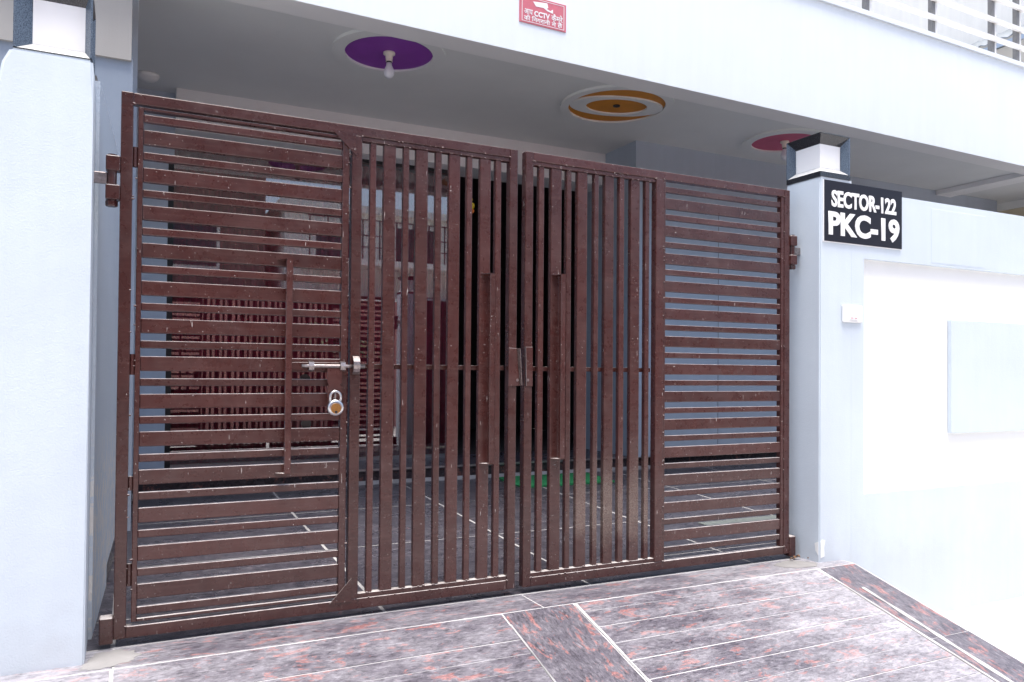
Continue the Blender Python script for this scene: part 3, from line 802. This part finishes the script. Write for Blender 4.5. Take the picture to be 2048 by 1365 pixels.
# lamp holders with bulbs
def bulb(cx, cy, label):
    L = thing('ceiling_bulb', (cx, cy, ZC), label, 'light bulb', 'bulbs in the porch ceiling roses')
    b = B(); lathe(b, (cx, cy, ZC-.004), [(.040, 0), (.040, -.012), (.026, -.018), (.022, -.055), (.024, -.06)], 20); obj('lamp_holder', b, M_HOLDER, L, smooth=True)
    b = B(); lathe(b, (cx, cy, ZC-.064), [(.018, -.0005), (.018, -.010)], 18); obj('bulb_cap', b, M_DARKM, L)
    b = B(); lathe(b, (cx, cy, ZC-.0745), [(.018, 0), (.020, -.018), (.030, -.040), (.035, -.058), (.034, -.074), (.027, -.090), (.014, -.100), (.003, -.103)], 22); obj('globe', b, M_BULB, L, smooth=True)
bulb(1.575, 1.925, 'frosted white bulb hanging from the purple ceiling disc')
bulb(5.40, 2.18, 'frosted bulb hanging from the cerise ceiling disc')
b = B(); lathe(b, (.135, 3.11, ZC), [(.075, -.0005), (.075, -.012), (.066, -.03), (.045, -.045), (.02, -.052), (.004, -.053)], 24)
obj('ceiling_dome_light', b, M_PLASTIC, None, 'small white dome fitting under the porch ceiling beside the left wall', 'ceiling light', smooth=True)

# warning plate on the parapet
def fp(x, d=0.0): return fy(x)-d
cs = thing('camera_warning_sign', (2.46, fy(2.46), 3.24), 'red warning plate about CCTV cameras with white Hindi writing', 'sign')
b = B(); prism(b, [(2.283, fy(2.283)-.006, 3.242), (2.637, fy(2.637)-.006, 3.242), (2.637, fy(2.637)-.006, 3.424), (2.283, fy(2.283)-.006, 3.424)], (0, .0055, 0)); obj('plate', b, M_REDSIGN, cs)
def stripe(x0, x1, z0, z1):
    b = B(); prism(b, [(x0, fy(x0)-.0072, z0), (x1, fy(x1)-.0072, z0), (x1, fy(x1)-.0072, z1), (x0, fy(x0)-.0072, z1)], (0, .001, 0)); obj('border_line', b, M_LETTER, cs)
stripe(2.300, 2.622, 3.2515, 3.2545); stripe(2.300, 2.622, 3.4105, 3.4135); stripe(2.300, 2.3035, 3.2546, 3.4104); stripe(2.6185, 2.622, 3.2546, 3.4104)
def dev_text(s, x, z, w, h, off=.0005):
    try:
        o = text_obj('lettering', s, .04, M_LETTER, cs, (x, fy(x)-.0075, z), w, h, .0006, off)
        o.rotation_euler.z = math.atan(KF)
    except Exception as ex: print('text failed', s, ex)
dev_text('\u0906\u092a', 2.316, 3.300, .064, .034)
dev_text('CCTV', 2.392, 3.298, .118, .036, .0014)
dev_text('\u0915\u0948\u092e\u0930\u0947', 2.522, 3.298, .088, .046)
dev_text('\u0915\u0940', 2.316, 3.260, .046, .036)
dev_text('\u093f\u0928\u0917\u0930\u093e\u0928\u0940', 2.374, 3.260, .138, .036)
dev_text('\u092e\u0947', 2.526, 3.260, .032, .036)
dev_text('\u0939\u0948', 2.570, 3.259, .038, .038)
b = B(); pts = [(2.382, 3.392), (2.490, 3.404), (2.498, 3.376), (2.487, 3.366), (2.514, 3.357), (2.534, 3.372), (2.535, 3.344), (2.492, 3.352), (2.462, 3.367), (2.405, 3.364)]
prism(b, [(x, fy(x)-.0074, z) for x, z in pts], (0, .001, 0)); obj('camera_symbol', b, M_LETTER, cs)

# steel railing on the parapet
M_RAIL = simple('white_rail_paint', (.80, .79, .77), .4, var=.1)
M_POST = simple('backlit_post_paint', (.20, .195, .19), .5, var=.2)  # dark tone paints in the shade on the backlit posts
rl = thing('balcony_railing', (7, fy(7)+.05, 4.06), 'steel railing of posts and three rails on the white parapet', 'railing')
for x in (3.0, 3.9, 4.8, 5.70, 6.60, 7.515, 7.93, 8.8, 9.7, 10.6):
    b = B(); box(b, x-.022, x+.022, fy(x)+.03, fy(x)+.075, 4.0625, 4.86, .002); po = obj('post', b, M_POST, rl); b = B(); box(b, x+.0225, x+.052, fy(x)+.034, fy(x)+.045, 4.0625, 4.85); obj('post_lit_side', b, M_RAIL, po)  # white strip added to each post, painting in its lit right side
for z in (4.205, 4.385, 4.60, 4.86):
    b = B(); x0, x1 = 2.9, 11.0
    prism(b, [(x0, fy(x0)+.006, z), (x1, fy(x1)+.006, z), (x1, fy(x1)+.0295, z), (x0, fy(x0)+.0295, z)], (0, 0, .044)); obj('rail', b, M_RAIL, rl)

# ------------------------------------------------------------------ things in the porch
b = B(); x0, x1, y0, y1 = 2.80, 3.66, 2.32, 2.78
prism(b, [(x0, y0, fz(y0)+.001), (x1, y0, fz(y0)+.001), (x1, y1, fz(y1)+.001), (x0, y1, fz(y1)+.001)], (0, 0, .014))
obj('door_mat', b, M_MAT, None, 'bright green door mat on the porch floor before the step', 'mat')
dec = thing('hanging_garland', (2.78, 3.25, 2.36), 'yellow and orange garland hung over the dark doorway', 'garland')
b = B(); tube(b, [(2.74, 3.285, 2.79), (2.735, 3.27, 2.60), (2.75, 3.27, 2.47)], .004, 6); obj('string', b, M_BOLT, dec)
for (x, z, r, m) in ((2.752, 2.44, .034, M_YELLOW), (2.750, 2.50, .018, M_YELLOW), (2.735, 2.385, .026, M_ORFL), (2.765, 2.395, .020, M_ORFL), (2.715, 2.37, .018, M_ORFL)):
    b = B(); bmesh.ops.create_icosphere(b, subdivisions=2, radius=r, matrix=Matrix.Translation((x, 3.27, z)))
    for v in b.verts: v.co += Vector((rnd.uniform(-1, 1), rnd.uniform(-1, 1), rnd.uniform(-1, 1)))*r*.14
    obj('flower', b, m, dec)

# dry leaves blown against the foot of the right hand pillar
for k, (x, y, a_, sz) in enumerate(((3.235, -.030, .3, .030), (3.262, -.045, 1.9, .024), (3.21, -.052, 2.7, .022), (3.285, -.075, 4.0, .018))):
    b = B(); prv = None
    for i in range(6):
        f = i/5; w = sz*.38*math.sin(math.pi*min(.98, f+.03)); cz = -.024+.010*math.sin(f*3.0)+.006*(k % 2)
        c_ = Vector((x+math.cos(a_)*sz*f, y+math.sin(a_)*sz*f, cz)); o_ = Vector((-math.sin(a_), math.cos(a_), 0))*w
        cur_ = (b.verts.new(c_+o_+Vector((0, 0, .006))), b.verts.new(c_), b.verts.new(c_-o_+Vector((0, 0, .006))))
        if prv: b.faces.new((prv[0], cur_[0], cur_[1], prv[1])); b.faces.new((prv[1], cur_[1], cur_[2], prv[2]))
        prv = cur_
    obj('dry_leaf', b, M_DRY, None, 'small dry curled leaf lying under the hinge end of the slatted gate leaf', 'leaf', 'dry leaves by the pillar foot')

# ------------------------------------------------------------------ neighbours and the far side of the street
nb = thing('neighbour_house', (12.5, 6, -.4), 'white neighbouring house with a corrugated tin awning beyond the railing', 'house')
bx('wall', M_FARWHITE, nb, 11.2, 17, 3.0, 10, ZG, 8.2)
b = B(); n = 46
for k in range(n):
    y0 = 3.0+k*.15
    prism(b, [(10.55, y0, 5.50), (11.199, y0, 5.86), (11.199, y0+.075, 5.89), (10.55, y0+.075, 5.53)], (0, 0, .012))
    prism(b, [(10.55, y0+.0755, 5.53), (11.199, y0+.0755, 5.89), (11.199, y0+.1495, 5.86), (10.55, y0+.1495, 5.50)], (0, 0, .012))
obj('tin_awning', b, M_TIN, nb)
bx('awning_beam', M_STEEL, nb, 10.56, 10.61, 3.0, 9.9, 5.42, 5.485)
for y0 in (3.5, 5.2, 6.9):
    bx('window_frame', M_FARWHITE, nb, 11.15, 11.1995, y0, y0+1.1, 4.35, 5.35, .005)
    bx('window_pane', M_WIN, nb, 11.135, 11.1495, y0+.08, y0+1.02, 4.43, 5.27)
ol = thing('weathered_wall', (-3, 6.2, ZG), 'olive brown weathered wall behind the stone framed lamp', 'wall')
bx('wall_body', M_OLIVE, ol, -5.5, -.75, 6.0, 6.3, ZG, 5.6)

def far_house(x0, x1, y1, h, mat, label, wins, rail=None):
    hN = thing('street_house', ((x0+x1)/2, y1, ZG), label, 'house', 'houses across the street')
    bx('wall', mat, hN, x0, x1, y1-6, y1, ZG, h)
    bx('roof_edge', M_FARWHITE, hN, x0-.15, x1+.15, y1-6.1, y1+.25, h+.0005, h+.18)
    for (wx, wz, ww, wh) in wins:
        f = bx('window', M_FARWHITE, hN, wx-.08, wx+ww+.08, y1+.0005, y1+.05, wz-.08, wz+wh+.08)
        bx('pane', M_WIN, f, wx, wx+ww, y1+.0505, y1+.06, wz, wz+wh)
    if rail:
        bx('balcony_slab', M_FARWHITE, hN, rail[0], rail[1], y1+.0005, y1+1.0, rail[2]-.15, rail[2])
        for k in range(int((rail[1]-rail[0])/.45)+1):
            x = rail[0]+.05+k*.45; bx('rail_post', M_DARKM, hN, x-.015, x+.015, y1+.93, y1+.96, rail[2]+.0005, rail[2]+1.0)
        for z in (.3, .6, 1.0): bx('rail', M_DARKM, hN, rail[0], rail[1], y1+.9605, y1+.98, rail[2]+z, rail[2]+z+.03)
far_house(3.6, 9.3, -10.5, 5.2, M_FARWHITE, 'white house with balcony railing across the street, seen mirrored in the porch glass',
          [(4.4, 3.9, 1.1, 1.0), (6.6, 3.9, 1.2, 1.0), (5.0, .6, 1.2, 1.3), (7.6, .6, 1.2, 1.3)], (4.0, 9.1, 3.85))
far_house(-6, 3.2, -11, 6.6, M_BROWNW, 'tall brown house across the street, seen mirrored in the porch glass',
          [(-4.6, 3.6, 1.2, 1.2), (-1.6, 3.6, 1.2, 1.2), (.8, 3.6, 1.2, 1.2), (-3, .6, 1.2, 1.3)], None)
pw = thing('street_wall', (3, -9.2, ZG), 'pink compound wall across the street, seen mirrored in the porch glass', 'wall')
bx('wall_body', M_PINK, pw, -9, 20, -9.4, -9.2, ZG, 2.75)
bx('coping', M_FARWHITE, pw, -9, 20, -9.45, -9.15, 2.7505, 2.83)
def palm(x, y, h, label):
    T = thing('palm_plant', (x, y, ZG), label, 'palm', 'palms along the far pavement')
    b = B(); tube(b, [(x, y, ZG), (x+.04, y, ZG+h*.4), (x+.02, y+.03, ZG+h*.8), (x, y, ZG+h)], .07, 8); obj('trunk', b, M_BARK, T)
    b = B()
    for k in range(16):
        a = k*2.399; ln = rnd.uniform(.8, 1.2); up = rnd.uniform(.3, 1.0)
        pr_ = None
        for s in range(7):
            f = s/6; px = x+math.cos(a)*ln*f; py = y+math.sin(a)*ln*f; pz = ZG+h+up*ln*f-.9*ln*f*f
            w = .10*math.sin(math.pi*min(1, f+.12))+.006; o = Vector((-math.sin(a), math.cos(a), 0))*w
            p1, p2, pm = b.verts.new(Vector((px, py, pz-.03))+o), b.verts.new(Vector((px, py, pz-.03))-o), b.verts.new((px, py, pz))
            if pr_: b.faces.new((pr_[0], p1, pm, pr_[2])); b.faces.new((pr_[2], pm, p2, pr_[1]))
            pr_ = (p1, p2, pm)
    obj('crown', b, M_LEAF, T)
palm(3.4, -8.6, 2.3, 'taller palm plant before the pink wall, seen mirrored in the porch glass'); palm(4.7, -8.7, 2.0, 'shorter palm plant before the pink wall, seen mirrored in the porch glass')
